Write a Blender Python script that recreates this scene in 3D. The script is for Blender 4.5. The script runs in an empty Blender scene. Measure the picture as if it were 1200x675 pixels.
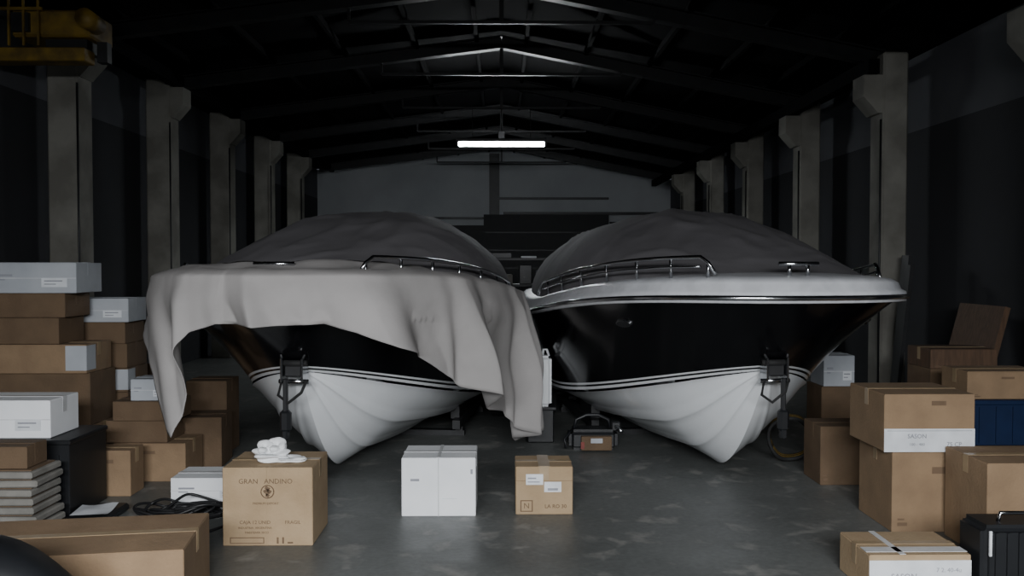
import bpy, bmesh, math, random
from mathutils import Vector, Matrix, noise
random.seed(7)
S=bpy.context.scene
# ------------------------------------------------------------ materials
def mat(name,col,rough=.6,metal=0,col2=None,scale=8,detail=5,bump=0,bscale=40,emit=None,es=0,coat=0,stretch=None,lo=.35,hi=.65,spec=None):
    m=bpy.data.materials.new(name); m.use_nodes=True
    nt=m.node_tree; b=nt.nodes['Principled BSDF']
    b.inputs['Base Color'].default_value=(*col,1); b.inputs['Roughness'].default_value=rough
    b.inputs['Metallic'].default_value=metal
    if coat: b.inputs['Coat Weight'].default_value=coat; b.inputs['Coat Roughness'].default_value=.06
    if spec is not None: b.inputs['Specular IOR Level'].default_value=spec
    tc=nt.nodes.new('ShaderNodeTexCoord'); mp=nt.nodes.new('ShaderNodeMapping')
    nt.links.new(tc.outputs['Object'],mp.inputs[0])
    if stretch: mp.inputs['Scale'].default_value=stretch
    n=nt.nodes.new('ShaderNodeTexNoise'); n.inputs['Scale'].default_value=scale; n.inputs['Detail'].default_value=detail
    nt.links.new(mp.outputs[0],n.inputs['Vector'])
    if col2 is None: col2=tuple(c*.82 for c in col)
    r=nt.nodes.new('ShaderNodeValToRGB'); r.color_ramp.elements[0].position=lo; r.color_ramp.elements[1].position=hi
    r.color_ramp.elements[0].color=(*col2,1); r.color_ramp.elements[1].color=(*col,1)
    nt.links.new(n.outputs['Fac'],r.inputs[0]); nt.links.new(r.outputs[0],b.inputs['Base Color'])
    if bump:
        n2=nt.nodes.new('ShaderNodeTexNoise'); n2.inputs['Scale'].default_value=bscale; n2.inputs['Detail'].default_value=6
        nt.links.new(mp.outputs[0],n2.inputs['Vector'])
        bp=nt.nodes.new('ShaderNodeBump'); bp.inputs['Strength'].default_value=bump; bp.inputs['Distance'].default_value=.02
        nt.links.new(n2.outputs['Fac'],bp.inputs['Height']); nt.links.new(bp.outputs[0],b.inputs['Normal'])
    if emit: b.inputs['Emission Color'].default_value=(*emit,1); b.inputs['Emission Strength'].default_value=es
    return m
CARD=mat('cardboard',(.255,.170,.098),.85,col2=(.205,.135,.078),scale=5,bump=.15,bscale=60)
CARD2=mat('cardboard_pale',(.38,.275,.165),.85,col2=(.32,.225,.13),scale=5,bump=.15,bscale=60)
CARD3=mat('cardboard_dark',(.130,.083,.047),.85,col2=(.10,.064,.036),scale=5,bump=.15,bscale=60)  # darker cardboard copy: dim light on far and side stacks put into the colour
INK=mat('box_print_ink',(.15,.095,.055),.8)
INKG=mat('label_print_ink',(.28,.29,.32),.8)
TAPE=mat('packing_tape',(.34,.25,.15),.3)
TAPEW=mat('white_tape',(.62,.63,.64),.35)
WHITE=mat('white_carton',(.84,.85,.87),.6,col2=(.74,.76,.78),scale=3)
LABEL=mat('paper_label',(.68,.70,.73),.6)
WHITED=mat('white_carton_grey',(.40,.42,.45),.7,col2=(.32,.34,.37),scale=3)  # greyer copy of the white carton for rear stacks and small labels
BLACKP=mat('black_plastic',(.010,.011,.013),.45)
BLUEP=mat('blue_plastic',(.006,.017,.055),.4)
GREYT=mat('grey_board',(.22,.21,.19),.8,col2=(.155,.15,.135))
HULLW=mat('white_gelcoat',(.82,.84,.86),.22,col2=(.76,.78,.80),scale=2,coat=.5)
HULLB=mat('black_gelcoat',(.004,.004,.005),.16,col2=(.003,.003,.004),coat=.1,spec=.28)
DECK=mat('deck_gelcoat',(.66,.67,.70),.3)
CHROME=mat('stainless',(.55,.56,.58),.18,metal=1)
COVER=mat('boat_cover_canvas',(.150,.144,.152),.85,col2=(.12,.115,.122),scale=1.8,bump=.4,bscale=3.0)
DRAPE=mat('drape_canvas',(.36,.342,.335),.95,col2=(.30,.287,.28),scale=2,bump=.3,bscale=5,spec=.2)
STEEL=mat('dark_steel',(.016,.017,.019),.5,col2=(.010,.010,.011))
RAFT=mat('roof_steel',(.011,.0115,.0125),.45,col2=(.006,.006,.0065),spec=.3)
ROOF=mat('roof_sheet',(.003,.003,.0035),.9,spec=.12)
RUBBER=mat('rubber',(.010,.010,.010),.8)
YEL=mat('crane_yellow',(.20,.125,.012),.65,col2=(.08,.05,.008),scale=6)
WOOD=mat('plywood',(.10,.055,.03),.7,col2=(.065,.036,.02),stretch=(6,6,.8))
COL=mat('painted_concrete_column',(.22,.215,.19),.85,col2=(.145,.14,.122),scale=2.2,bump=.2,bscale=12,lo=.38,hi=.6)
WALLU=mat('wall_plaster',(.10,.102,.114),.9,col2=(.072,.075,.084),scale=1.0)
WALLL=mat('wall_lower_paint',(.030,.031,.036),.9,col2=(.024,.025,.028),scale=1.0)
BACK=mat('back_wall_cladding',(.38,.395,.41),.8,col2=(.30,.315,.33),scale=.6)
DOORM=mat('dark_door',(.012,.0125,.014),.7)
CABLE=mat('cable_rubber',(.01,.01,.011),.5)
TISSUE=mat('tissue_paper',(.80,.81,.82),.8)
TUBE=mat('tube_light',(1,1,1),.5,emit=(.92,.97,1.0),es=150)
REDP=mat('red_paint',(.20,.03,.02),.5)
def floor_mat():
    m=bpy.data.materials.new('concrete_floor'); m.use_nodes=True; nt=m.node_tree; b=nt.nodes['Principled BSDF']
    tc=nt.nodes.new('ShaderNodeTexCoord')
    def ns(sc,d,dist=0):
        n=nt.nodes.new('ShaderNodeTexNoise'); n.inputs['Scale'].default_value=sc; n.inputs['Detail'].default_value=d
        n.inputs['Distortion'].default_value=dist
        nt.links.new(tc.outputs['Object'],n.inputs['Vector']); return n
    a=ns(.9,10,.3); c=ns(4.2,12,.4); e=ns(30,8); g=ns(.5,6,.3)
    r=nt.nodes.new('ShaderNodeValToRGB'); r.color_ramp.elements[0].position=.30; r.color_ramp.elements[1].position=.72
    r.color_ramp.elements[0].color=(.135,.143,.138,1); r.color_ramp.elements[1].color=(.21,.22,.213,1)
    nt.links.new(a.outputs['Fac'],r.inputs[0])
    r2=nt.nodes.new('ShaderNodeValToRGB'); r2.color_ramp.elements[0].position=.57; r2.color_ramp.elements[1].position=.67
    nt.links.new(c.outputs['Fac'],r2.inputs[0])
    mx=nt.nodes.new('ShaderNodeMixRGB'); mx.inputs[2].default_value=(.42,.41,.38,1)
    ml=nt.nodes.new('ShaderNodeMath'); ml.operation='MULTIPLY'; ml.inputs[1].default_value=.55
    nt.links.new(r2.outputs[0],ml.inputs[0]); nt.links.new(ml.outputs[0],mx.inputs[0]); nt.links.new(r.outputs[0],mx.inputs[1])
    mx2=nt.nodes.new('ShaderNodeMixRGB'); mx2.blend_type='MULTIPLY'; mx2.inputs[0].default_value=.5
    nt.links.new(mx.outputs[0],mx2.inputs[1]); nt.links.new(e.outputs['Fac'],mx2.inputs[2])
    rg=nt.nodes.new('ShaderNodeValToRGB'); rg.color_ramp.elements[0].position=.36; rg.color_ramp.elements[1].position=.62
    rg.color_ramp.elements[0].color=(.78,.78,.78,1)
    nt.links.new(g.outputs['Fac'],rg.inputs[0])
    mx3=nt.nodes.new('ShaderNodeMixRGB'); mx3.blend_type='MULTIPLY'; mx3.inputs[0].default_value=1
    nt.links.new(mx2.outputs[0],mx3.inputs[1]); nt.links.new(rg.outputs[0],mx3.inputs[2])
    nt.links.new(mx3.outputs[0],b.inputs['Base Color'])
    rr=nt.nodes.new('ShaderNodeMapRange'); rr.inputs[3].default_value=.30; rr.inputs[4].default_value=.62
    nt.links.new(c.outputs['Fac'],rr.inputs[0]); nt.links.new(rr.outputs[0],b.inputs['Roughness'])
    bp=nt.nodes.new('ShaderNodeBump'); bp.inputs['Strength'].default_value=.15; bp.inputs['Distance'].default_value=.01
    nt.links.new(e.outputs['Fac'],bp.inputs['Height']); nt.links.new(bp.outputs[0],b.inputs['Normal'])
    return m
FLOOR=floor_mat()
# ------------------------------------------------------------ mesh builder
class MB:
    def __init__(s): s.bm=bmesh.new(); s.mats=[]
    def mi(s,m):
        if m not in s.mats: s.mats.append(m)
        return s.mats.index(m)
    def merge(s,b,m,M=None,smooth=False):
        i=s.mi(m)
        for f in b.faces: f.material_index=i; f.smooth=smooth
        if M is not None: bmesh.ops.transform(b,matrix=M,verts=b.verts)
        me=bpy.data.meshes.new('t'); b.to_mesh(me); b.free(); s.bm.from_mesh(me); bpy.data.meshes.remove(me)
    def box(s,c,d,m,bev=0,rot=None,seg=1):
        b=bmesh.new(); bmesh.ops.create_cube(b,size=1)
        bmesh.ops.scale(b,vec=d,verts=b.verts)
        if bev: bmesh.ops.bevel(b,geom=b.edges[:],offset=bev,segments=seg,affect='EDGES')
        M=Matrix.Translation(c)
        if rot is not None: M=M@rot
        s.merge(b,m,M)
    def cyl(s,p1,p2,r,m,seg=16,r2=None,smooth=True):
        p1=Vector(p1);p2=Vector(p2); d=p2-p1
        b=bmesh.new(); bmesh.ops.create_cone(b,cap_ends=True,segments=seg,radius1=r,radius2=r if r2 is None else r2,depth=d.length)
        q=d.to_track_quat('Z','Y').to_matrix().to_4x4()
        s.merge(b,m,Matrix.Translation((p1+p2)/2)@q,smooth)
    def sph(s,c,r,m,sc=(1,1,1),sub=3,nz=0,ns=4,flat=False):
        b=bmesh.new(); bmesh.ops.create_icosphere(b,subdivisions=sub,radius=r)
        for v in b.verts:
            if nz:
                k=1+nz*noise.noise(v.co*ns/r*.5+Vector(c)*3)
                v.co*=k
            v.co=Vector((v.co.x*sc[0],v.co.y*sc[1],v.co.z*sc[2]))
        s.merge(b,m,Matrix.Translation(c),not flat)
    def tube(s,pts,r,m,seg=8):
        pts=[Vector(p) for p in pts]; b=bmesh.new(); rings=[]
        up=Vector((0,0,1))
        for i,p in enumerate(pts):
            t=(pts[min(i+1,len(pts)-1)]-pts[max(i-1,0)]).normalized()
            a=t.cross(up)
            if a.length<1e-3: a=t.cross(Vector((1,0,0)))
            a.normalize(); c=a.cross(t)
            rings.append([b.verts.new(p+a*r*math.cos(2*math.pi*k/seg)+c*r*math.sin(2*math.pi*k/seg)) for k in range(seg)])
        for i in range(len(rings)-1):
            for k in range(seg): b.faces.new((rings[i][k],rings[i][(k+1)%seg],rings[i+1][(k+1)%seg],rings[i+1][k]))
        b.faces.new(rings[0]); b.faces.new(rings[-1][::-1])
        s.merge(b,m,None,True)
    def grid(s,P,mf,smooth=True,closed=False):
        b=bmesh.new(); V=[[b.verts.new(p) for p in row] for row in P]
        for i in range(len(V)-1):
            for j in range(len(V[0])-1):
                q=[V[i][j],V[i+1][j],V[i+1][j+1],V[i][j+1]]
                try: f=b.faces.new(q)
                except ValueError: continue
                f.material_index=s.mi(mf(i,j) if callable(mf) else mf); f.smooth=smooth
        bmesh.ops.remove_doubles(b,verts=b.verts,dist=1e-5)
        me=bpy.data.meshes.new('t'); b.to_mesh(me); b.free(); s.bm.from_mesh(me); bpy.data.meshes.remove(me)
    def text(s,txt,size,M,m,bold=0):
        cu=bpy.data.curves.new('t','FONT'); cu.body=txt; cu.size=size; cu.align_x='CENTER'; cu.align_y='CENTER'; cu.extrude=.0004; cu.resolution_u=2; cu.offset=bold
        o=bpy.data.objects.new('t',cu); S.collection.objects.link(o)
        dg=bpy.context.evaluated_depsgraph_get(); me=bpy.data.meshes.new_from_object(o.evaluated_get(dg))
        b=bmesh.new(); b.from_mesh(me); bpy.data.meshes.remove(me); bpy.data.objects.remove(o); bpy.data.curves.remove(cu)
        s.merge(b,m,M)
    def poly(s,pts,m):
        b=bmesh.new(); b.faces.new([b.verts.new(p) for p in pts]); s.merge(b,m)
    def obj(s,name,loc=(0,0,0),rz=0,parent=None,fixn=True):
        if fixn: bmesh.ops.recalc_face_normals(s.bm,faces=s.bm.faces)
        me=bpy.data.meshes.new(name); s.bm.to_mesh(me); s.bm.free()
        for m in s.mats: me.materials.append(m)
        o=bpy.data.objects.new(name,me); S.collection.objects.link(o)
        o.location=loc; o.rotation_euler=(0,0,rz)
        if parent: o.parent=parent
        return o
def RX(a): return Matrix.Rotation(a,4,'X')
def RY(a): return Matrix.Rotation(a,4,'Y')
def RZ(a): return Matrix.Rotation(a,4,'Z')
def sm(t): t=max(0,min(1,t)); return t*t*(3-2*t)
# ------------------------------------------------------------ room
XL,XR,YB,YF=-5.15,4.75,24.0,-3.0
ZR,ZEL,ZER=4.85,4.25,3.98
m=MB(); m.box(((XL+XR)/2,(YB+YF)/2,-.05),(XR-XL+.4,YB-YF+.4,.1),FLOOR); m.obj('floor')
def sidewall(name,x,split,top,sgn):
    m=MB(); L=YB-YF
    m.box((x+sgn*.1,(YB+YF)/2,split/2),(.2,L,split),WALLL)
    m.box((x+sgn*.1,(YB+YF)/2,(split+top)/2),(.2,L,top-split),WALLU)
    m.obj(name)
sidewall('wall_left',XL,3.45,ZEL,-1); sidewall('wall_right',XR,3.13,ZER,1)
m=MB()
b=bmesh.new()
prof=[(XL,0),(XR,0),(XR,ZER),(0,ZR),(XL,ZEL)]
vf=[b.verts.new((x,YB,z)) for x,z in prof]; vb=[b.verts.new((x,YB+.2,z)) for x,z in prof]
b.faces.new(vf); b.faces.new(vb[::-1])
for i in range(5): b.faces.new((vf[i],vb[i],vb[(i+1)%5],vf[(i+1)%5]))
m.merge(b,BACK)
m.obj('wall_back')
# added unseen wall with doorway behind the camera; its lintel shades the roof
m=MB(); DZ=2.70; DW=2.3
m.box(((XL-DW)/2,-1.2,2.0),(-DW-XL,.2,4.0),WALLL); m.box(((XR+DW)/2,-1.2,1.95),(XR-DW,.2,3.9),WALLL); m.box((0,-1.2,(DZ+4.5)/2),(2*DW,.2,4.5-DZ),WALLL)
m.box((-2.6,-1.2,4.1),(5,.2,.3),WALLL); m.box((2.4,-1.2,4.0),(4.6,.2,.3),WALLL)
m.obj('wall_front_light_blocker')
m=MB()
m.box((1.25,YB-.10,1.5),(3.5,.06,3.0),DOORM)
for z in (.5,1.0,1.5,2.0,2.5): m.box((1.25,YB-.14,z),(3.4,.03,.03),STEEL)
m.obj('door_1')
m=MB(); m.box((-.2,YB-.10,3.85),(.28,.12,1.7),STEEL); m.box((1.4,YB-.08,3.45),(3.2,.08,.06),STEEL); m.box((XR/2,YB-.08,3.03),(XR-.1,.1,.08),STEEL); m.box((XL/2-.1,YB-.08,2.9),(abs(XL)-.3,.1,.06),STEEL)
m.obj('trim_1')
m=MB(); m.box((-2.7,YB-.03,1.35),(4.85,.02,2.7),DOORM); m.box((3.88,YB-.03,1.4),(1.7,.02,2.8),WALLL); m.obj('trim_2')
def slab(m_,x1,z1,x2,z2,mt,th=.08):
    b=bmesh.new(); vs=[]
    for y in (YF,YB+.2):
        for x,z in ((x1,z1),(x2,z2),(x2,z2+th),(x1,z1+th)): vs.append(b.verts.new((x,y,z)))
    b.faces.new(vs[:4]); b.faces.new(vs[4:][::-1])
    for i in range(4): b.faces.new((vs[i],vs[i+4],vs[(i+1)%4+4],vs[(i+1)%4]))
    m_.merge(b,mt)
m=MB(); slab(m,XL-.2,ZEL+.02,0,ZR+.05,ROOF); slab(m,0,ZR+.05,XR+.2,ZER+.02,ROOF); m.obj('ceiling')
bays=[1.8,4.4,7.0,9.6,12.2,14.8,17.4,20.0,22.6]
CXL,CXR=-4.8,4.36
def zroof(x): return ZR+(ZEL-ZR)*(x/XL) if x<0 else ZR+(ZER-ZR)*(x/XR)
for y in bays[1:-1]:
    for x,sg,ct in ((CXL,1,4.08),(CXR if y>8 else 4.58,-1,3.70)):
        zt=zroof(x)-.1
        m=MB(); m.box((x,y,zt/2),(.34 if sg>0 else .28,.34,zt),COL,bev=.02)
        b=bmesh.new(); x0=x+sg*.13
        p=[(x0,ct-.42),(x0+sg*.06,ct-.42),(x0+sg*.22,ct-.24),(x0+sg*.22,ct),(x0,ct)]
        A=[b.verts.new((a,y-.15,c)) for a,c in p]; B=[b.verts.new((a,y+.15,c)) for a,c in p]
        b.faces.new(A); b.faces.new(B[::-1])
        for i in range(5): b.faces.new((A[i],B[i],B[(i+1)%5],A[(i+1)%5]))
        m.merge(b,COL)
        m.cyl((x-sg*.12+sg*.3,y-.2,0.05),(x-sg*.12+sg*.3,y-.2,ct-.5),.012,STEEL,8)
        m.obj('concrete_column')
def bar(m_,p1,p2,w,h,mt):
    p1=Vector(p1);p2=Vector(p2);d=p2-p1
    q=d.to_track_quat('X','Z').to_matrix().to_4x4()
    m_.box((p1+p2)/2,(d.length,w,h),mt,rot=q)
m=MB()
for y in bays:
    for xe in (CXL,CXR):
        z0=zroof(xe)-.16; zr=ZR-.10
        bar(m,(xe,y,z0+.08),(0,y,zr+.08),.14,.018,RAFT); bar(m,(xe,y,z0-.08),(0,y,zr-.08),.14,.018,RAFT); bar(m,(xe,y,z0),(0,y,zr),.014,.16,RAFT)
    bar(m,(-1.7,y,4.30),(1.7,y,4.30),.05,.035,RAFT)
    for sx in (-1,1):
        bar(m,(sx*1.7,y,4.30),(sx*1.7,y,zroof(sx*1.7)-.2),.03,.03,RAFT)
    bar(m,(0,y,4.3),(0,y,4.72),.06,.05,RAFT)
m.obj('roof_truss_frames')
m=MB()
for x in (-4.2,-3.2,-2.2,-1.2,-.35,.35,1.2,2.1,3.0,3.8):
    m.box((x,(YB+YF)/2,zroof(x)-.02),(.05,YB-YF-.1,.08),ROOF)
m.obj('roof_purlins')
m=MB()
for x,z in ((CXL+.26,4.08),(CXR-.26,3.70)):
    m.box((x,16.2,z+.085),(.12,13.6,.16),ROOF)
m.obj('crane_runway_rails')
LY=14.8; LZ=3.68
m=MB()
m.box((0,LY,LZ+.06),(1.56,.16,.06),STEEL,bev=.01)
for sx in (-.04,.04): m.cyl((-.74,LY+sx,LZ),(.74,LY+sx,LZ),.034,TUBE,12)
for sx in (-.76,.76): m.box((sx,LY,LZ+.01),(.04,.17,.09),STEEL)
m.box((0,LY,LZ+.15),(.12,.12,.14),CHROME,bev=.01)
m.cyl((0,LY,LZ+.2),(0,LY,4.3),.01,STEEL,6)
for sx in (-.5,.5): m.cyl((sx,LY,LZ+.08),(sx,LY,4.29),.006,STEEL,6)
m.obj('fluorescent_ceiling_lamp')
m=MB()
m.box((-4.35,8.6,3.93),(.75,.5,.26),YEL,bev=.02); m.box((-4.55,8.4,3.62),(1.1,.22,.13),YEL,bev=.01)
m.box((-4.25,8.6,3.75),(.4,.3,.12),STEEL); m.box((-4.62,8.33,3.93),(.16,.05,.18),STEEL)
for i in range(5): m.box((-5.0+.14*i,8.3,3.95),(.02,.02,.5),YEL)
m.box((-4.75,8.3,4.05),(.7,.03,.03),YEL)
m.cyl((-3.95,8.45,3.93),(-3.93,8.15,3.93),.09,YEL); m.box((-3.95,8.6,3.7),(.1,.1,.2),STEEL)
m.obj('overhead_crane_hoist')

# ------------------------------------------------------------ boats
BL=6.2; S0=.66; ZC0=.88; KZ=.05; BW=1.27
def sheer(s):
    t=min(s/2.4,1); w=BW*(1-(1-t)**2)**.39 if t>0 else 0
    if s>3: w-=.38*((s-3)/3.2)**1.5
    return w,1.40-.24*sm(s/3.6)
def stat(u):
    f=u**2.0
    s=BL*f; w,z=sheer(s)
    d=(BL-S0)*f; t=min(d/2.7,1)
    wc=1.03*(1-(1-t)**2)**.62 if t>0 else 0
    if d>2.6: wc-=.26*((d-2.6)/2.9)**1.5
    zc=.44+(ZC0-.44)*(1-min(d/2.6,1))**1.6
    tk=min(d/.90,1); zk=KZ+(ZC0-KZ)*(1-tk)**1.8
    sk=S0+d
    return (s,w,z),(S0+d,wc,zc),(sk,0,zk)
vs_=[0,.035,.06,.085,.16,.28,.42,.56,.70,.85,1.0]
def build_boat(theta,tipx,tipy,left):
    name='motorboat'
    inner=1 if left else -1
    root=bpy.data.objects.new(name,None); S.collection.objects.link(root)
    root.location=(tipx,tipy,0); root.rotation_euler=(0,0,theta)
    N=64; m=MB()
    for sg in (-1,1):
        side=[];bot=[]
        for i in range(N+1):
            A,C,K=stat(i/N)
            row=[]
            for v in vs_:
                w=C[1]+(A[1]-C[1])*(v**1.35); s=C[0]+(A[0]-C[0])*v; z=C[2]+(A[2]-C[2])*v
                row.append((sg*w,s,z))
            side.append(row)
            row=[]
            for k in range(25):
                v=k/24
                w=C[1]*v; z=K[2]+(C[2]-K[2])*v
                fl=min(1,C[1]/.5)
                z-=.04*math.sin(math.pi*v)*fl
                for kc in (.36,.68): 
                    if 0<=kc-v<.10: z-=.036*fl*(1-(kc-v)/.10)
                if v>.93: z-=.02*fl*(v-.93)/.07
                row.append((sg*w,K[0],z))
            bot.append(row)
        def mf(i,j):
            return HULLW if j in (0,2) else HULLB
        m.grid(side,mf); m.grid(bot,HULLW)
    A,C,K=stat(1.0)
    m.poly([(-A[1],A[0],A[2]),(A[1],A[0],A[2]),(C[1],C[0],C[2]),(0,K[0],K[2]),(-C[1],C[0],C[2])],HULLB)
    m.obj('hull',parent=root)
    def ringpt(i,sg,ins,dz):
        s,w,z=stat(i/N)[0]
        c=2.6; k=1-ins/BW
        ss=c+(s-c)*(1-ins/2.4) if s<c else s
        return (sg*w*k,ss,z+dz)
    m=MB()
    prof=[(-.0,-.035),(-.035,-.03),(-.04,.0),(-.035,.035),(-.005,.05),(.01,.09),(.05,.115),(.14,.13),(.5,.15),(.9,.16),(BW-.001,.16)]
    for sg in (-1,1):
        P=[[ringpt(i,sg,a,b_) for a,b_ in prof] for i in range(N+1)]
        m.grid(P,DECK)
    m.obj('deck',parent=root)
    m=MB()
    pts=[ringpt(i,-1,-.043,.0) for i in range(N,-1,-1)]+[ringpt(i,1,-.043,.0) for i in range(1,N+1)]
    m.tube(pts,.017,CHROME,8); m.obj('rub_rail',parent=root)
    m=MB()
    for sg in (-1,1):
        smin=.14 if sg==inner else .85
        idx=[i for i in range(N+1) if smin<stat(i/N)[0][0]<3.1]
        pts=[]
        n=len(idx)
        for q,i in enumerate(idx):
            h=.14+.11*min(1,min(q,n-1-q)/1.5)
            pts.append(ringpt(i,sg,.08,h))
        m.tube(pts,.013,CHROME,8)
        if not left or sg!=inner:
            m.tube([(p[0],p[1],p[2]-.06) for p in pts[2:-2]],.008,CHROME,6)
        for q in range(1,n-1,5):
            i=idx[q]; m.cyl(ringpt(i,sg,.09,.12),pts[q],.010,CHROME,8)
    m.cyl((-.06,.2,1.53),(-.06,.2,1.60),.012,CHROME); m.cyl((.06,.2,1.53),(.06,.2,1.60),.012,CHROME); m.cyl((-.13,.2,1.605),(.13,.2,1.605),.014,CHROME)
    m.obj('bow_rails',parent=root)
    # cover
    c0=.30; P=[]; NS=120; NT=72; CE=BL-.1; sd_=3.37 if left else 9.61
    for i in range(NS+1):
        s=c0+(CE-c0)*(i/NS)**1.35
        t=min((s-c0)/2.2,1); w=(BW-.12)*(1-(1-t)**2)**.42 if t>0 else 0
        if s>3: w-=.38*((s-3)/3.2)**1.5
        base=sheer(s)[1]+.128
        H=.69*sm((s-c0-.05)/2.35)**.9
        H-=.16*sm((s-3.6)/2.6)
        row=[]
        for j in range(NT+1):
            a=-1+2*j/NT
            x=math.sin(a*math.pi/2)
            pr=max(0,1-abs(x)**2.3)**.54
            z=base+H*pr+.045*(1-abs(x)**3)*min(1,t*4)
            z+=.035*noise.noise(Vector((x*3.0*w,s*1.1,7.3 if left else 2.7)))*pr*min(1,H*2)
            n1=noise.noise(Vector((x*2.0+s*.8+.31,s*1.3-x*1.5+.17,sd_)))
            z+=.020*math.exp(-(n1/.10)**2)*min(1,H*3)*pr
            n2=noise.noise(Vector((x*3.5-s*1.0+.7,s*1.8+x+.4,sd_+5.2)))
            z+=.009*math.exp(-(n2/.12)**2)*min(1,H*4+.2)*(1-abs(x)**6)
            row.append((x*w,s,z))
        k0,k1=row[0],row[-1]
        row=[(k0[0],k0[1],k0[2]-.02)]+row+[(k1[0],k1[1],k1[2]-.02)]
        P.append(row)
    P.append([(p[0],p[1]+.03,sheer(BL)[1]+.12) for p in P[-1]])
    m=MB(); m.grid(P,COVER)
    m.tube([r[0] for r in P[1:-1]],.010,COVER,6); m.tube([r[-1] for r in P[1:-1]],.010,COVER,6)
    m.obj('cover',parent=root)
    # bow bracket
    m=MB()
    zb=ZC0
    m.cyl((0,S0+.03,zb+.02),(0,S0-.14,zb+.02),.018,CHROME); m.box((0,S0-.10,zb+.02),(.12,.10,.08),STEEL,bev=.01)
    for sx in (-.07,.07):
        m.box((sx,S0-.12,zb+.03),(.014,.12,.16),CHROME,bev=.005)
        m.cyl((sx,S0-.16,zb+.10),(sx*1.4,S0-.12,zb+.18),.009,STEEL)
    m.cyl((-.09,S0-.13,zb+.07),(.09,S0-.13,zb+.07),.020,RUBBER)
    m.cyl((-.10,S0-.13,zb-.05),(.10,S0-.13,zb-.05),.015,CHROME)
    sd=inner*-1
    m.box((sd*.05,S0-.15,zb-.14),(.030,.035,.22),STEEL,bev=.008)
    m.tube([(-.08,S0-.14,zb-.05),(-.1,S0-.15,zb-.14),(-.03,S0-.16,zb-.19),(.06,S0-.16,zb-.12),(.09,S0-.14,zb-.04)],.010,RUBBER)
    m.box((sd*.05,S0-.15,zb-.31),(.075,.06,.15),BLACKP,bev=.02); m.box((sd*.05,S0-.15,zb-.40),(.04,.06,.07),BLACKP,bev=.01)
    m.obj('bow_bracket',parent=root)
    # port light
    m=MB()
    def hullpt(s_t,v,sg):
        best=min(range(0,2001),key=lambda q:abs((stat(q/2000)[1][0]*(1-v)+stat(q/2000)[0][0]*v)-s_t))
        A,C,K=stat(best/2000); return Vector((sg*(C[1]+(A[1]-C[1])*v**1.35),C[0]+(A[0]-C[0])*v,C[2]+(A[2]-C[2])*v))
    for sg in (-1,1):
        p=hullpt(1.0,.74,sg); p2=hullpt(1.2,.74,sg); p3=hullpt(1.0,.82,sg)
        nrm=(p2-p).cross(p3-p).normalized()
        if nrm.x*sg<0: nrm=-nrm
        tx=(p2-p).normalized(); ty=nrm.cross(tx)
        M=Matrix((tx,ty,nrm)).transposed().to_4x4(); M.translation=p+nrm*.004
        b=bmesh.new(); bmesh.ops.create_cone(b,cap_ends=True,segments=28,radius1=.075,radius2=.068,depth=.02)
        bmesh.ops.scale(b,vec=(1.25,.5,1),verts=b.verts); m.merge(b,CHROME,M)
        b=bmesh.new(); bmesh.ops.create_cone(b,cap_ends=True,segments=28,radius1=.060,radius2=.060,depth=.024)
        bmesh.ops.scale(b,vec=(1.25,.5,1),verts=b.verts); m.merge(b,STEEL,M)
    m.obj('port_light',parent=root)
    m=MB()
    m.box((0,BL+.22,1.35),(.42,.55,.5),BLACKP,bev=.1,seg=3); m.box((0,BL+.22,.75),(.16,.28,.9),BLACKP,bev=.03); m.box((0,BL+.1,1.0),(.3,.2,.2),STEEL,bev=.02)
    m.cyl((0,BL+.1,.35),(0,BL+.42,.35),.06,BLACKP)
    m.obj('outboard_motor',parent=root)
    m=MB(); TY=4.3
    for sx in (-.7,.7):
        m.box((sx,TY,.30-.17),(.07,3.0,.08),STEEL)
        for yy in (3.2,4.3,5.4): m.box((sx*.95,yy,.24),(.08,.5,.16),STEEL)
    for yy in (3.0,4.3,5.6): m.box((0,yy,.025),(1.5,.1,.048),STEEL)
    for sx in (-.7,.7):
        for yy in (3.0,4.3,5.6): m.box((sx,yy,.06),(.07,.1,.1),STEEL)
    for sx in (-.98,.98):
        for yy in (4.0,4.75):
            m.cyl((sx-.09,yy,.25),(sx+.09,yy,.25),.24,RUBBER,28); m.cyl((sx-.095,yy,.25),(sx+.095,yy,.25),.13,STEEL,20)
        m.cyl((sx*.68,4.0,.25),(sx,4.0,.25),.03,STEEL); m.cyl((sx*.68,4.75,.25),(sx,4.75,.25),.03,STEEL)
    m.obj('trailer',parent=root)
    if left:
        raw=[]
        for q in range(0,401):
            s,w,z=stat((q/400)*.78)[0]; raw.append((s,w,z))
        def arc(sg):
            L=0; out=[(0,0,0,raw[0][2])]
            for a,b_ in zip(raw[:-1],raw[1:]):
                L+=math.hypot(b_[0]-a[0],b_[1]-a[1]); out.append((L,sg*b_[1],b_[0],b_[2]))
            return out
        aL,aR=arc(-1),arc(1)
        def at(l):
            A=aR if l>=0 else aL; l=abs(l)
            for a,b_ in zip(A[:-1],A[1:]):
                if b_[0]>=l:
                    k=(l-a[0])/max(1e-6,b_[0]-a[0]); return Vector([a[n]+(b_[n]-a[n])*k for n in (1,2,3)])
            return Vector(A[-1][1:])
        keys=[(-1.55,.32),(-1.3,.42),(-1.05,.52),(-.86,.66),(-.72,.86),(-.64,1.00),(-.59,1.02),(-.50,.78),(-.42,.50),(-.35,.36),(-.22,.31),(0,.32),(.35,.31),(.55,.36),(.75,.45),(.95,.52),(1.15,.64),(1.4,.76),(1.7,.84),(1.95,.96),(2.25,1.0),(2.55,1.18),(2.8,1.27),(3.0,1.18)]
        def drop(l):
            for a,b_ in zip(keys[:-1],keys[1:]):
                if l<=b_[0]:
                    k=(l-a[0])/(b_[0]-a[0]); return a[1]+(b_[1]-a[1])*k
            return keys[-1][1]
        P=[]; NL=460
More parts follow.
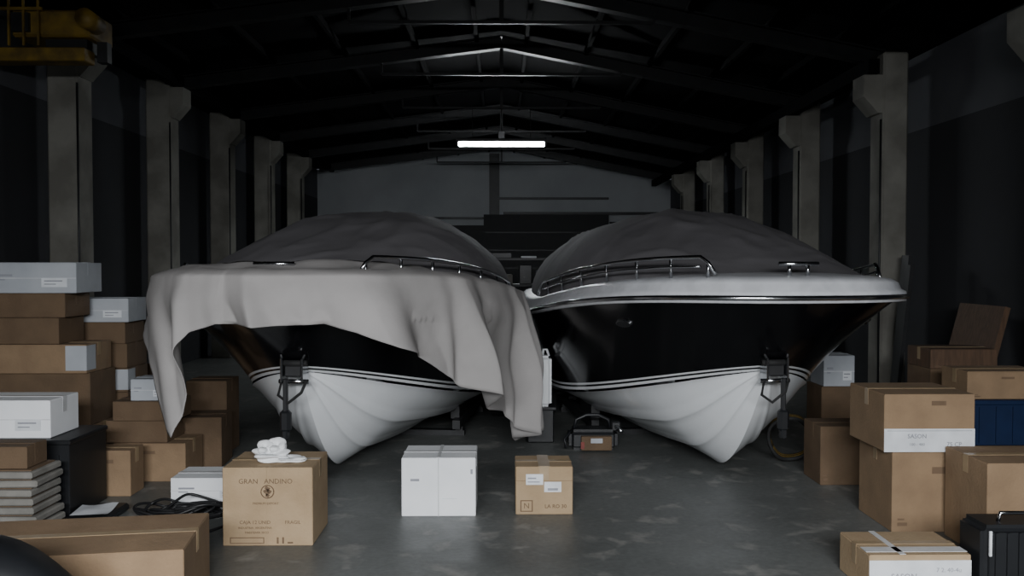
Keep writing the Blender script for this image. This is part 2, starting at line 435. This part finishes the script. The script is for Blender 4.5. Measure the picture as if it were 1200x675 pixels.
        for i in range(NL+1):
            l=-1.55+4.55*i/NL
            p=at(l); a=at(l-.10); c=at(l+.10); t=(c-a); t.z=0; t.normalize(); n=Vector((t.y,-t.x,0))
            if n.dot(p-Vector((0,2.4,p.z)))<0: n=-n
            D=drop(l); row=[]
            inn=.32+.16*noise.noise(Vector((l*1.3,5,0)))
            for k in range(9):
                d=inn*(1-k/8)
                q=p-n*d
                q.z=p.z+.160+.03*noise.noise(Vector((l*3.5,d*5,1)))*(1 if d>.05 else .5)+.015+.05*sm(d/.4)
                row.append(q)
            ph=l*9.0+1.6*math.sin(l*2.3)+1.1*math.sin(l*4.1+1)
            for k in range(1,37):
                f=k/36; dd=f*D
                out=.09+.04*sm(dd/.2)
                am=.018+.13*sm(dd/.7)
                if l<-.2: am*=.6
                ph2=ph-dd*2.2
                sn=math.sin(ph2)
                w_=am*((1-2*abs(math.sin(ph2/2))**1.3)*1.0+.35*math.sin(ph2*1.9+2)+.10*math.sin(ph2*3.7+1))
                nz=.035*noise.noise(Vector((l*3,dd*2.5,0)))*sm(dd/.3)
                q=p+n*(out*min(1,(dd+.03)/.06)+max(w_,-.045 if dd<.3 else -.09)+nz)
                q.z=p.z+.160-dd
                if dd<.05: q.z=p.z+.165-dd*.9
                q+=t*(.05*math.sin(l*5+dd*3)*f)
                row.append(q)
            P.append(row)
        m=MB(); m.grid(P,DRAPE)
        o=m.obj('draped_tarp',parent=root)
        sd=o.modifiers.new('s','SOLIDIFY'); sd.thickness=.006
    return root
build_boat(math.radians(6.5),1.875,5.10,False)
build_boat(math.radians(-6.5),-1.43,5.10,True)

# ------------------------------------------------------------ cartons
def carton(x0,x1,y0,z0,h,d,c=None,rz=0,style='plain',white=False,name=None,txt=None):
    w=x1-x0; m=MB(); base=c or (WHITE if white else CARD)
    h_=h-.004
    m.box((0,0,h_/2),(w,d,h_),base,bev=.004)
    for sg in (-1,1):
        m.box((0,sg*d/4,h_+.0005),(w-.006,d/2-.004,.004),base,rot=RX(sg*-.004))
    tp=TAPEW if white else TAPE
    if base in (CARD3,WHITED): tp=base
    m.box((0,0,h+.0005),(w*.999,.05,.0025),tp)
    for sg in (-1,1): m.box((sg*(w/2+.0008),0,h-.05),(.0012,.05,.10),tp)
    F=-d/2-.001
    def rect(u0,v0,u1,v1,mt,e=.0012,face='f'):
        if face=='f': m.box(((u0+u1)/2*w-w/2,F,(v0+v1)/2*h),((u1-u0)*w,e*2,(v1-v0)*h),mt)
        elif face=='l': m.box((-w/2-.001,(u0+u1)/2*d-d/2,(v0+v1)/2*h),(e*2,(u1-u0)*d,(v1-v0)*h),mt)
        elif face=='r': m.box((w/2+.001,(u0+u1)/2*d-d/2,(v0+v1)/2*h),(e*2,(u1-u0)*d,(v1-v0)*h),mt)
        elif face=='t': m.box(((u0+u1)/2*w-w/2,(v0+v1)/2*d-d/2,h+.0015),((u1-u0)*w,(v1-v0)*d,e*2),mt)
    def tx(s_,sz,u,v,mt=INK,bold=0): m.text(s_,sz,Matrix.Translation((u*w-w/2,F-.0015,v*h))@RX(math.pi/2),mt,bold)
    if style=='plain':
        rect(.06,.08,.16,.12,INK); rect(.06,.15,.13,.17,INK)
        if base==CARD: rect(.42,.72,.58,.80,INK)
    if style=='corner':
        rect(.80,.1,.999,.95,WHITED); rect(.0,.1,.35,.95,WHITED,face='r')
    if style=='whitelab':
        rect(.10,.55,.30,.62,INKG); rect(.10,.42,.22,.46,INKG); rect(.62,.2,.9,.5,LABEL); rect(.65,.38,.85,.42,INKG,.002); rect(.65,.28,.78,.31,INKG,.002)
        rect(.0,.48,1,.50,TAPEW,.0006)
    if style=='gran':
        tx('GRAN   ANDINO',.040,.48,.82)
        pts=[(.0*w+.036*math.cos(a),F-.001,.69*h+.036*math.sin(a)) for a in [2*math.pi*k/28 for k in range(29)]]
        m.tube(pts,.003,INK,5)
        for k,(dx,dz) in enumerate(((0,.02),(-.01,.005),(.01,.003),(0,-.01),(.0,-.022))): m.box((dx,F-.001,.69*h+dz),(.028-.002*k,.002,.016),INK,rot=RY(.5*(-1)**k))
        tx('PREMIUM EXPORT',.018,.48,.54)
        tx('CAJA 12 UNID',.028,.36,.30); tx('FRAGIL',.028,.78,.30); tx('INDUSTRIA  ARGENTINA',.017,.36,.23); tx('MANTENER SECO',.017,.38,.17)
        rect(.08,.03,.46,.11,INK,.0006); rect(.09,.04,.45,.10,base,.001)
        rect(.6,.03,.62,.11,INK); rect(.66,.03,.68,.11,INK); rect(.72,.03,.78,.05,INK)
        rect(.49,.0,.492,1,TAPE,.0006)
    if style=='kitchen':
        rect(.42,.72,.58,1,TAPE,.0008); rect(.0,.70,1,.705,INK,.0004)
        rect(.18,.62,.48,.84,LABEL); rect(.21,.74,.36,.77,INKG,.002); rect(.21,.67,.42,.69,INKG,.002)
        rect(.50,.47,.80,.68,LABEL); rect(.56,.50,.74,.55,INKG,.002)
        rect(.08,.06,.30,.30,INK,.0006); rect(.10,.08,.28,.28,base,.001); tx('N',.05,.19,.18)
        tx('LA RO 30',.034,.70,.17,INK,.0004)
        rect(.40,0,.60,1,TAPE,face='t')
    if style=='band':
        rect(.0,-.0,1,.40,LABEL); m.text('SASON',.036,Matrix.Translation((-.14*w,F-.004,.27*h))@RX(math.pi/2),INKG,.0003)
        m.text('100 - 480',.024,Matrix.Translation((-.14*w,F-.004,.13*h))@RX(math.pi/2),INKG); m.text('75 CP',.036,Matrix.Translation((.27*w,F-.004,.13*h))@RX(math.pi/2),INKG,.0002)
        rect(.03,.36,.97,.370,INKG,.002)
        rect(.52,.80,.68,.88,INK); rect(.54,.81,.66,.87,CARD3,.002)
    if style=='arrow':
        rect(.62,.06,.92,.34,INK,.0006); rect(.645,.085,.895,.315,base,.001); tx('YV',.07,.77,.20)
        rect(.52,.80,.75,.86,INK); rect(.1,.3,.25,.33,INK)
    if style=='wfront':
        rect(0,0,1,.86,LABEL,.001)
        tx('SASON',.04,.34,.46,INKG,.0004); tx('7 2. 40-4u',.03,.78,.62,INKG); tx('100-280',.026,.34,.2,INKG)
        rect(.66,.25,.9,.28,INKG,.003); rect(.66,.35,.84,.38,INKG,.003)
        rect(.3,0,.36,1,TAPEW,face='t'); rect(0,.1,1,.3,TAPEW,face='t')
    if style=='wplain':
        rect(.49,.0,.505,1,TAPEW,.001); rect(.12,.60,.24,.64,INKG,.0006); rect(.55,.3,.75,.31,LABEL,.002)
        rect(.48,0,.52,1,TAPEW,face='t'); rect(.93,.72,.96,.8,INKG)
    return m.obj(name or ('white_carton' if white else 'cardboard_box'),((x0+x1)/2,y0+d/2,z0),rz)
A=carton(-1.585,-1.075,4.83,0,.45,.42,CARD2,style='gran')
carton(-.636,-.165,5.39,0,.375,.38,white=True,style='wplain')
carton(.09,.455,5.42,0,.31,.32,CARD2,style='kitchen')
carton(-2.22,-1.69,5.71,0,.17,.33,white=True,style='whitelab')
# crumpled tissue on box
m=MB()
for (x,y,z,r,sc) in ((-1.34,4.97,.485,.06,(1.9,1.0,.5)),(-1.31,5.0,.52,.05,(1,1,.9)),(-1.38,4.98,.515,.045,(1,1,.9)),(-1.22,4.96,.470,.05,(1.5,.9,.3))):
    m.sph((x,y,z),r,TISSUE,sc,sub=4,nz=.9,ns=2.6,flat=True)
m.obj('crumpled_tissue_paper')
carton(-2.62,-1.42,3.62,0,.36,.56,CARD,rz=math.radians(8),style='plain')
m=MB(); m.sph((-1.93,3.12,.28),.4,BLACKP,(1,.62,.78),sub=4,nz=.15,ns=2); m.box((-1.93,3.12,.12),(.6,.36,.236),BLACKP,bev=.06,seg=3)
m.tube([(-2.1,3.1,.55),(-2.02,3.05,.64),(-1.88,3.05,.64),(-1.8,3.1,.55)],.015,BLACKP)
m.obj('black_duffel_bag')
m=MB(); z=0
for i in range(8):
    t=.052; m.box((-2.92+random.uniform(-.02,.02),5.05,z+t/2),(.50,.32,t-.012),GREYT,bev=.008,rot=RZ(random.uniform(-.05,.05))); m.box((-2.92,5.05,z+t-.006),(.42,.26,.014),CARD3); z+=t
m.obj('stack_of_grey_trays')
carton(-3.1,-2.74,4.93,.42,.13,.22,CARD3)
m=MB(); w_,d_,h_=.80,.5,.49; cx,cy=-3.1,5.58
for sx in (-1,1): m.box((cx+sx*(w_/2-.012),cy,h_/2),(.024,d_,h_),BLACKP,bev=.004)
for sy in (-1,1): m.box((cx,cy+sy*(d_/2-.012),h_/2),(w_-.04,.024,h_),BLACKP,bev=.004)
m.box((cx,cy,.02),(w_-.04,d_-.04,.03),BLACKP); m.box((cx,cy,h_-.0),(w_+.02,d_+.02,.03),BLACKP,bev=.006)
for k in range(6): m.box((cx-.34+k*.135,cy-d_/2-.006,.22),(.012,.012,.38),BLACKP)
m.box((cx+.17,cy-d_/2-.014,.40),(.11,.004,.06),LABEL)
m.obj('black_storage_crate')
carton(-3.42,-2.84,5.38,.507,.24,.36,white=True,style='whitelab')
carton(-2.84,-2.56,5.88,0,.32,.22,CARD)
yy=6.28
carton(-2.86,-2.33,yy,0,.285,.36,CARD,style='plain')
carton(-2.92,-2.47,yy+.02,.285,.165,.32,CARD3)
carton(-2.86,-2.40,yy,.45,.145,.32,CARD3)
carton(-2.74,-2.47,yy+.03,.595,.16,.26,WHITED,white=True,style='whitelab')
carton(-2.56,-2.22,6.70,0,.40,.36,CARD3,rz=.08)
carton(-2.66,-2.32,7.2,0,.62,.34,CARD3)
y1=6.62
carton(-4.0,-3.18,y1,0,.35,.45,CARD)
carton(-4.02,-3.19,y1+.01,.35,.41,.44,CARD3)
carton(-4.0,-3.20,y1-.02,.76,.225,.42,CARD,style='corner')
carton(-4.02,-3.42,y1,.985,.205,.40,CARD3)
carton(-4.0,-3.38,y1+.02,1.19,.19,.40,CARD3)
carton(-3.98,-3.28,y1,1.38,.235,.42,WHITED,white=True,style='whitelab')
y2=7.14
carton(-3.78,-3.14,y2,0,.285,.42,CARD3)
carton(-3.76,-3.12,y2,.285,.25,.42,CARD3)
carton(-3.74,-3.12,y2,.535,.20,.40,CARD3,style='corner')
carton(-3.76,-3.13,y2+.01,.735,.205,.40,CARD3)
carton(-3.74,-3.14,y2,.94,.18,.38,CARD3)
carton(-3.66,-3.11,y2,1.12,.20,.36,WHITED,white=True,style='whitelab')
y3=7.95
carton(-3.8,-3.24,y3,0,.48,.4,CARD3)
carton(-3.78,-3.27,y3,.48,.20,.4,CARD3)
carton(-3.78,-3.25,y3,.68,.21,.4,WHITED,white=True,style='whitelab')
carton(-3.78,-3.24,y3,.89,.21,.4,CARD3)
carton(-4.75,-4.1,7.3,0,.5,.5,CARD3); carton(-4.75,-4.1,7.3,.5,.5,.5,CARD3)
# right side
carton(2.33,2.90,5.03,0,.49,.47,CARD)
carton(2.265,2.805,5.0,.49,.345,.50,CARD,style='band')
carton(2.62,3.25,4.54,0,.53,.44,CARD,style='arrow')
carton(1.775,2.27,4.06,0,.20,.36,CARD2,style='wfront')
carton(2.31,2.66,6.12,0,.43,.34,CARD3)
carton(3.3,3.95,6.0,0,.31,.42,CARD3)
m=MB(); cx,cy=3.64,6.2
for sx in (-1,1): m.box((cx+sx*.31,cy,.475),(.02,.40,.325),BLUEP,bev=.004)
for sy in (-1,1): m.box((cx,cy+sy*.19,.475),(.60,.02,.325),BLUEP,bev=.004)
m.box((cx,cy,.325),(.60,.36,.02),BLUEP)
m.box((cx,cy-.205,.62),(.66,.02,.03),BLUEP,bev=.004)
for k in range(5): m.box((cx-.24+k*.12,cy-.205,.46),(.015,.014,.26),BLUEP)
m.box((cx,cy,.63),(.64,.40,.012),BLUEP)
m.obj('blue_plastic_crate')
carton(3.32,3.9,6.02,.64,.20,.36,CARD)
carton(3.5,4.1,6.9,0,.75,.4,CARD3); carton(3.5,4.05,6.9,.75,.16,.4,WOOD)
m=MB(); m.box((2.50,4.13,.185),(.40,.24,.33),BLACKP,bev=.03,seg=3)
for k in range(6): m.box((2.36+.056*k,4.005,.19),(.012,.012,.26),BLACKP)
m.tube([(2.42,4.1,.345),(2.43,4.1,.39),(2.57,4.1,.39),(2.58,4.1,.345)],.01,CHROME)
m.box((2.33,4.004,.27),(.012,.008,.12),LABEL)
for sx in (-.15,.15):
    for sy in (-.08,.08): m.cyl((2.5+sx-.012,4.13+sy,.02),(2.5+sx+.012,4.13+sy,.02),.02,RUBBER,12)
m.obj('black_suitcase')
m=MB(); m.box((4.35,7.9,.62),(.05,.75,1.24),WOOD,rot=RY(.25)); m.obj('plywood_sheet')
m=MB(); m.box((4.28,9.1,.85),(.04,.16,1.7),STEEL,rot=RY(.08)); m.box((4.2,8.9,.8),(.04,.12,1.6),STEEL,rot=RY(.10)); m.obj('leaning_planks')
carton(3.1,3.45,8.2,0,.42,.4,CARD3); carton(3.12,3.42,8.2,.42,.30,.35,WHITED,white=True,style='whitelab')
m=MB()
for k in range(5):
    pts=[(2.30+.17*math.cos(a)+.01*k,6.75+.03*math.sin(3*a)+.03*k,.21+.17*math.sin(a)) for a in [2*math.pi*q/28 for q in range(29)]]
    m.tube(pts,.017,YEL if k in (1,3) else RUBBER,6)
m.obj('hose_coil')
# cables on floor
m=MB()
for k in range(11):
    cx=random.uniform(-2.10,-1.93); cy=random.uniform(5.27,5.42); r1=random.uniform(.16,.30); r2=random.uniform(.08,.17); ph=random.uniform(0,6); pts=[]
    for q in range(40):
        a=ph+2*math.pi*q/39*1.05
        pts.append((cx+r1*math.cos(a)*(1 if math.cos(a)>0 else .75)+.02*math.sin(3*a),cy+r2*math.sin(a),.012+.006*k*(1+.6*math.sin(2*a+k))))
    m.tube(pts,.009,CABLE,6)
m.tube([(-2.0+.35*q/12,5.15+.1*math.sin(q*.6),.012) for q in range(13)],.009,CABLE,6)
m.obj('coiled_cable_pile')
m=MB(); m.box((-2.56,5.36,.025),(.27,.40,.05),BLACKP,bev=.015); m.obj('black_laptop_bag')
m=MB()
P=[[(-.11+.22*i/6,-.12+.24*j/6,.004+.008*math.sin(i*.9)*math.sin(j*.7)+.008) for j in range(7)] for i in range(7)]
m.grid(P,LABEL); o=m.obj('paper_sheet',(-2.56,5.36,.05),.15)
# tool bag
m=MB()
m.box((.0,.0,.09),(.42,.26,.18),BLACKP,bev=.04,seg=3); m.box((.02,-.15,.075),(.26,.06,.12),CARD3,bev=.004); m.box((.02,-.182,.10),(.10,.003,.04),WHITED); m.box((-.10,-.182,.06),(.03,.003,.06),REDP)
m.tube([(-.16,0,.16),(-.14,0,.25),(-.05,0,.29),(.05,0,.29),(.14,0,.25),(.16,0,.16)],.016,BLACKP)
m.tube([(-.2,-.1,.16),(-.25,-.12,.1),(-.24,-.14,.03)],.012,BLACKP); m.box((.2,-.02,.2),(.08,.1,.08),STEEL,bev=.01); m.cyl((.2,-.06,.2),(.24,-.14,.17),.02,CHROME)
m.obj('tool_bag',(.79,7.40,0))
m=MB()
m.box((0,0,.15),(.24,.26,.30),BLACKP,bev=.01); m.box((0,0,.31),(.27,.29,.02),STEEL)
m.box((0,-.02,.55),(.20,.20,.46),HULLW,bev=.03,seg=3); m.cyl((-.03,-.02,.78),(-.03,-.02,.84),.03,BLACKP); m.tube([(.02,-.02,.77),(.03,-.02,.83),(.06,-.02,.83),(.08,-.02,.77)],.012,HULLW)
m.obj('canister_on_stand',(.35,7.75,0))
m=MB()
for sx in (-.55,.55):
    for sy in (-.2,.2): m.box((sx,sy,.85),(.04,.04,1.7),STEEL)
for z in (.2,.8,1.3,1.68): m.box((0,0,z),(1.14,.44,.03),STEEL)
for x,z,w,h,mt in ((-.35,1.315,.2,.22,BLACKP),(-.1,1.315,.22,.14,GREYT),(.2,1.315,.18,.28,BLACKP),(.42,1.315,.12,.2,WALLU),(-.2,1.695,.4,.08,BLACKP),(.25,1.695,.22,.03,LABEL),(-.3,.815,.35,.3,BLACKP),(.2,.815,.4,.25,CARD3),(0,.215,.7,.4,BLACKP)):
    m.box((x,-.02,z+h/2),(w,.3,h),mt,bev=.008)
m.obj('metal_shelf_with_supplies',(.15,12.6,0))

# ------------------------------------------------------------ light
w=bpy.data.worlds.new('w'); S.world=w; w.use_nodes=True
w.node_tree.nodes['Background'].inputs[0].default_value=(.7,.78,.9,1); w.node_tree.nodes['Background'].inputs[1].default_value=.12
def area(name,loc,rot,sx,sy,e,col):
    L=bpy.data.lights.new(name,'AREA'); L.shape='RECTANGLE'; L.size=sx; L.size_y=sy; L.energy=e; L.color=col
    o=bpy.data.objects.new(name,L); o.location=loc; o.rotation_euler=rot; S.collection.objects.link(o)
area('doorway_daylight',(0,-2.6,3.05),(math.radians(80),0,0),4.2,1.5,1450,(.95,.975,1.0))
# ------------------------------------------------------------ camera
c=bpy.data.cameras.new('camera'); c.lens=30; c.sensor_width=36; co=bpy.data.objects.new('camera',c); S.collection.objects.link(co)
co.location=(0,0,1.6); co.rotation_euler=(math.radians(90-1.57),0,math.radians(-.7)); S.camera=co
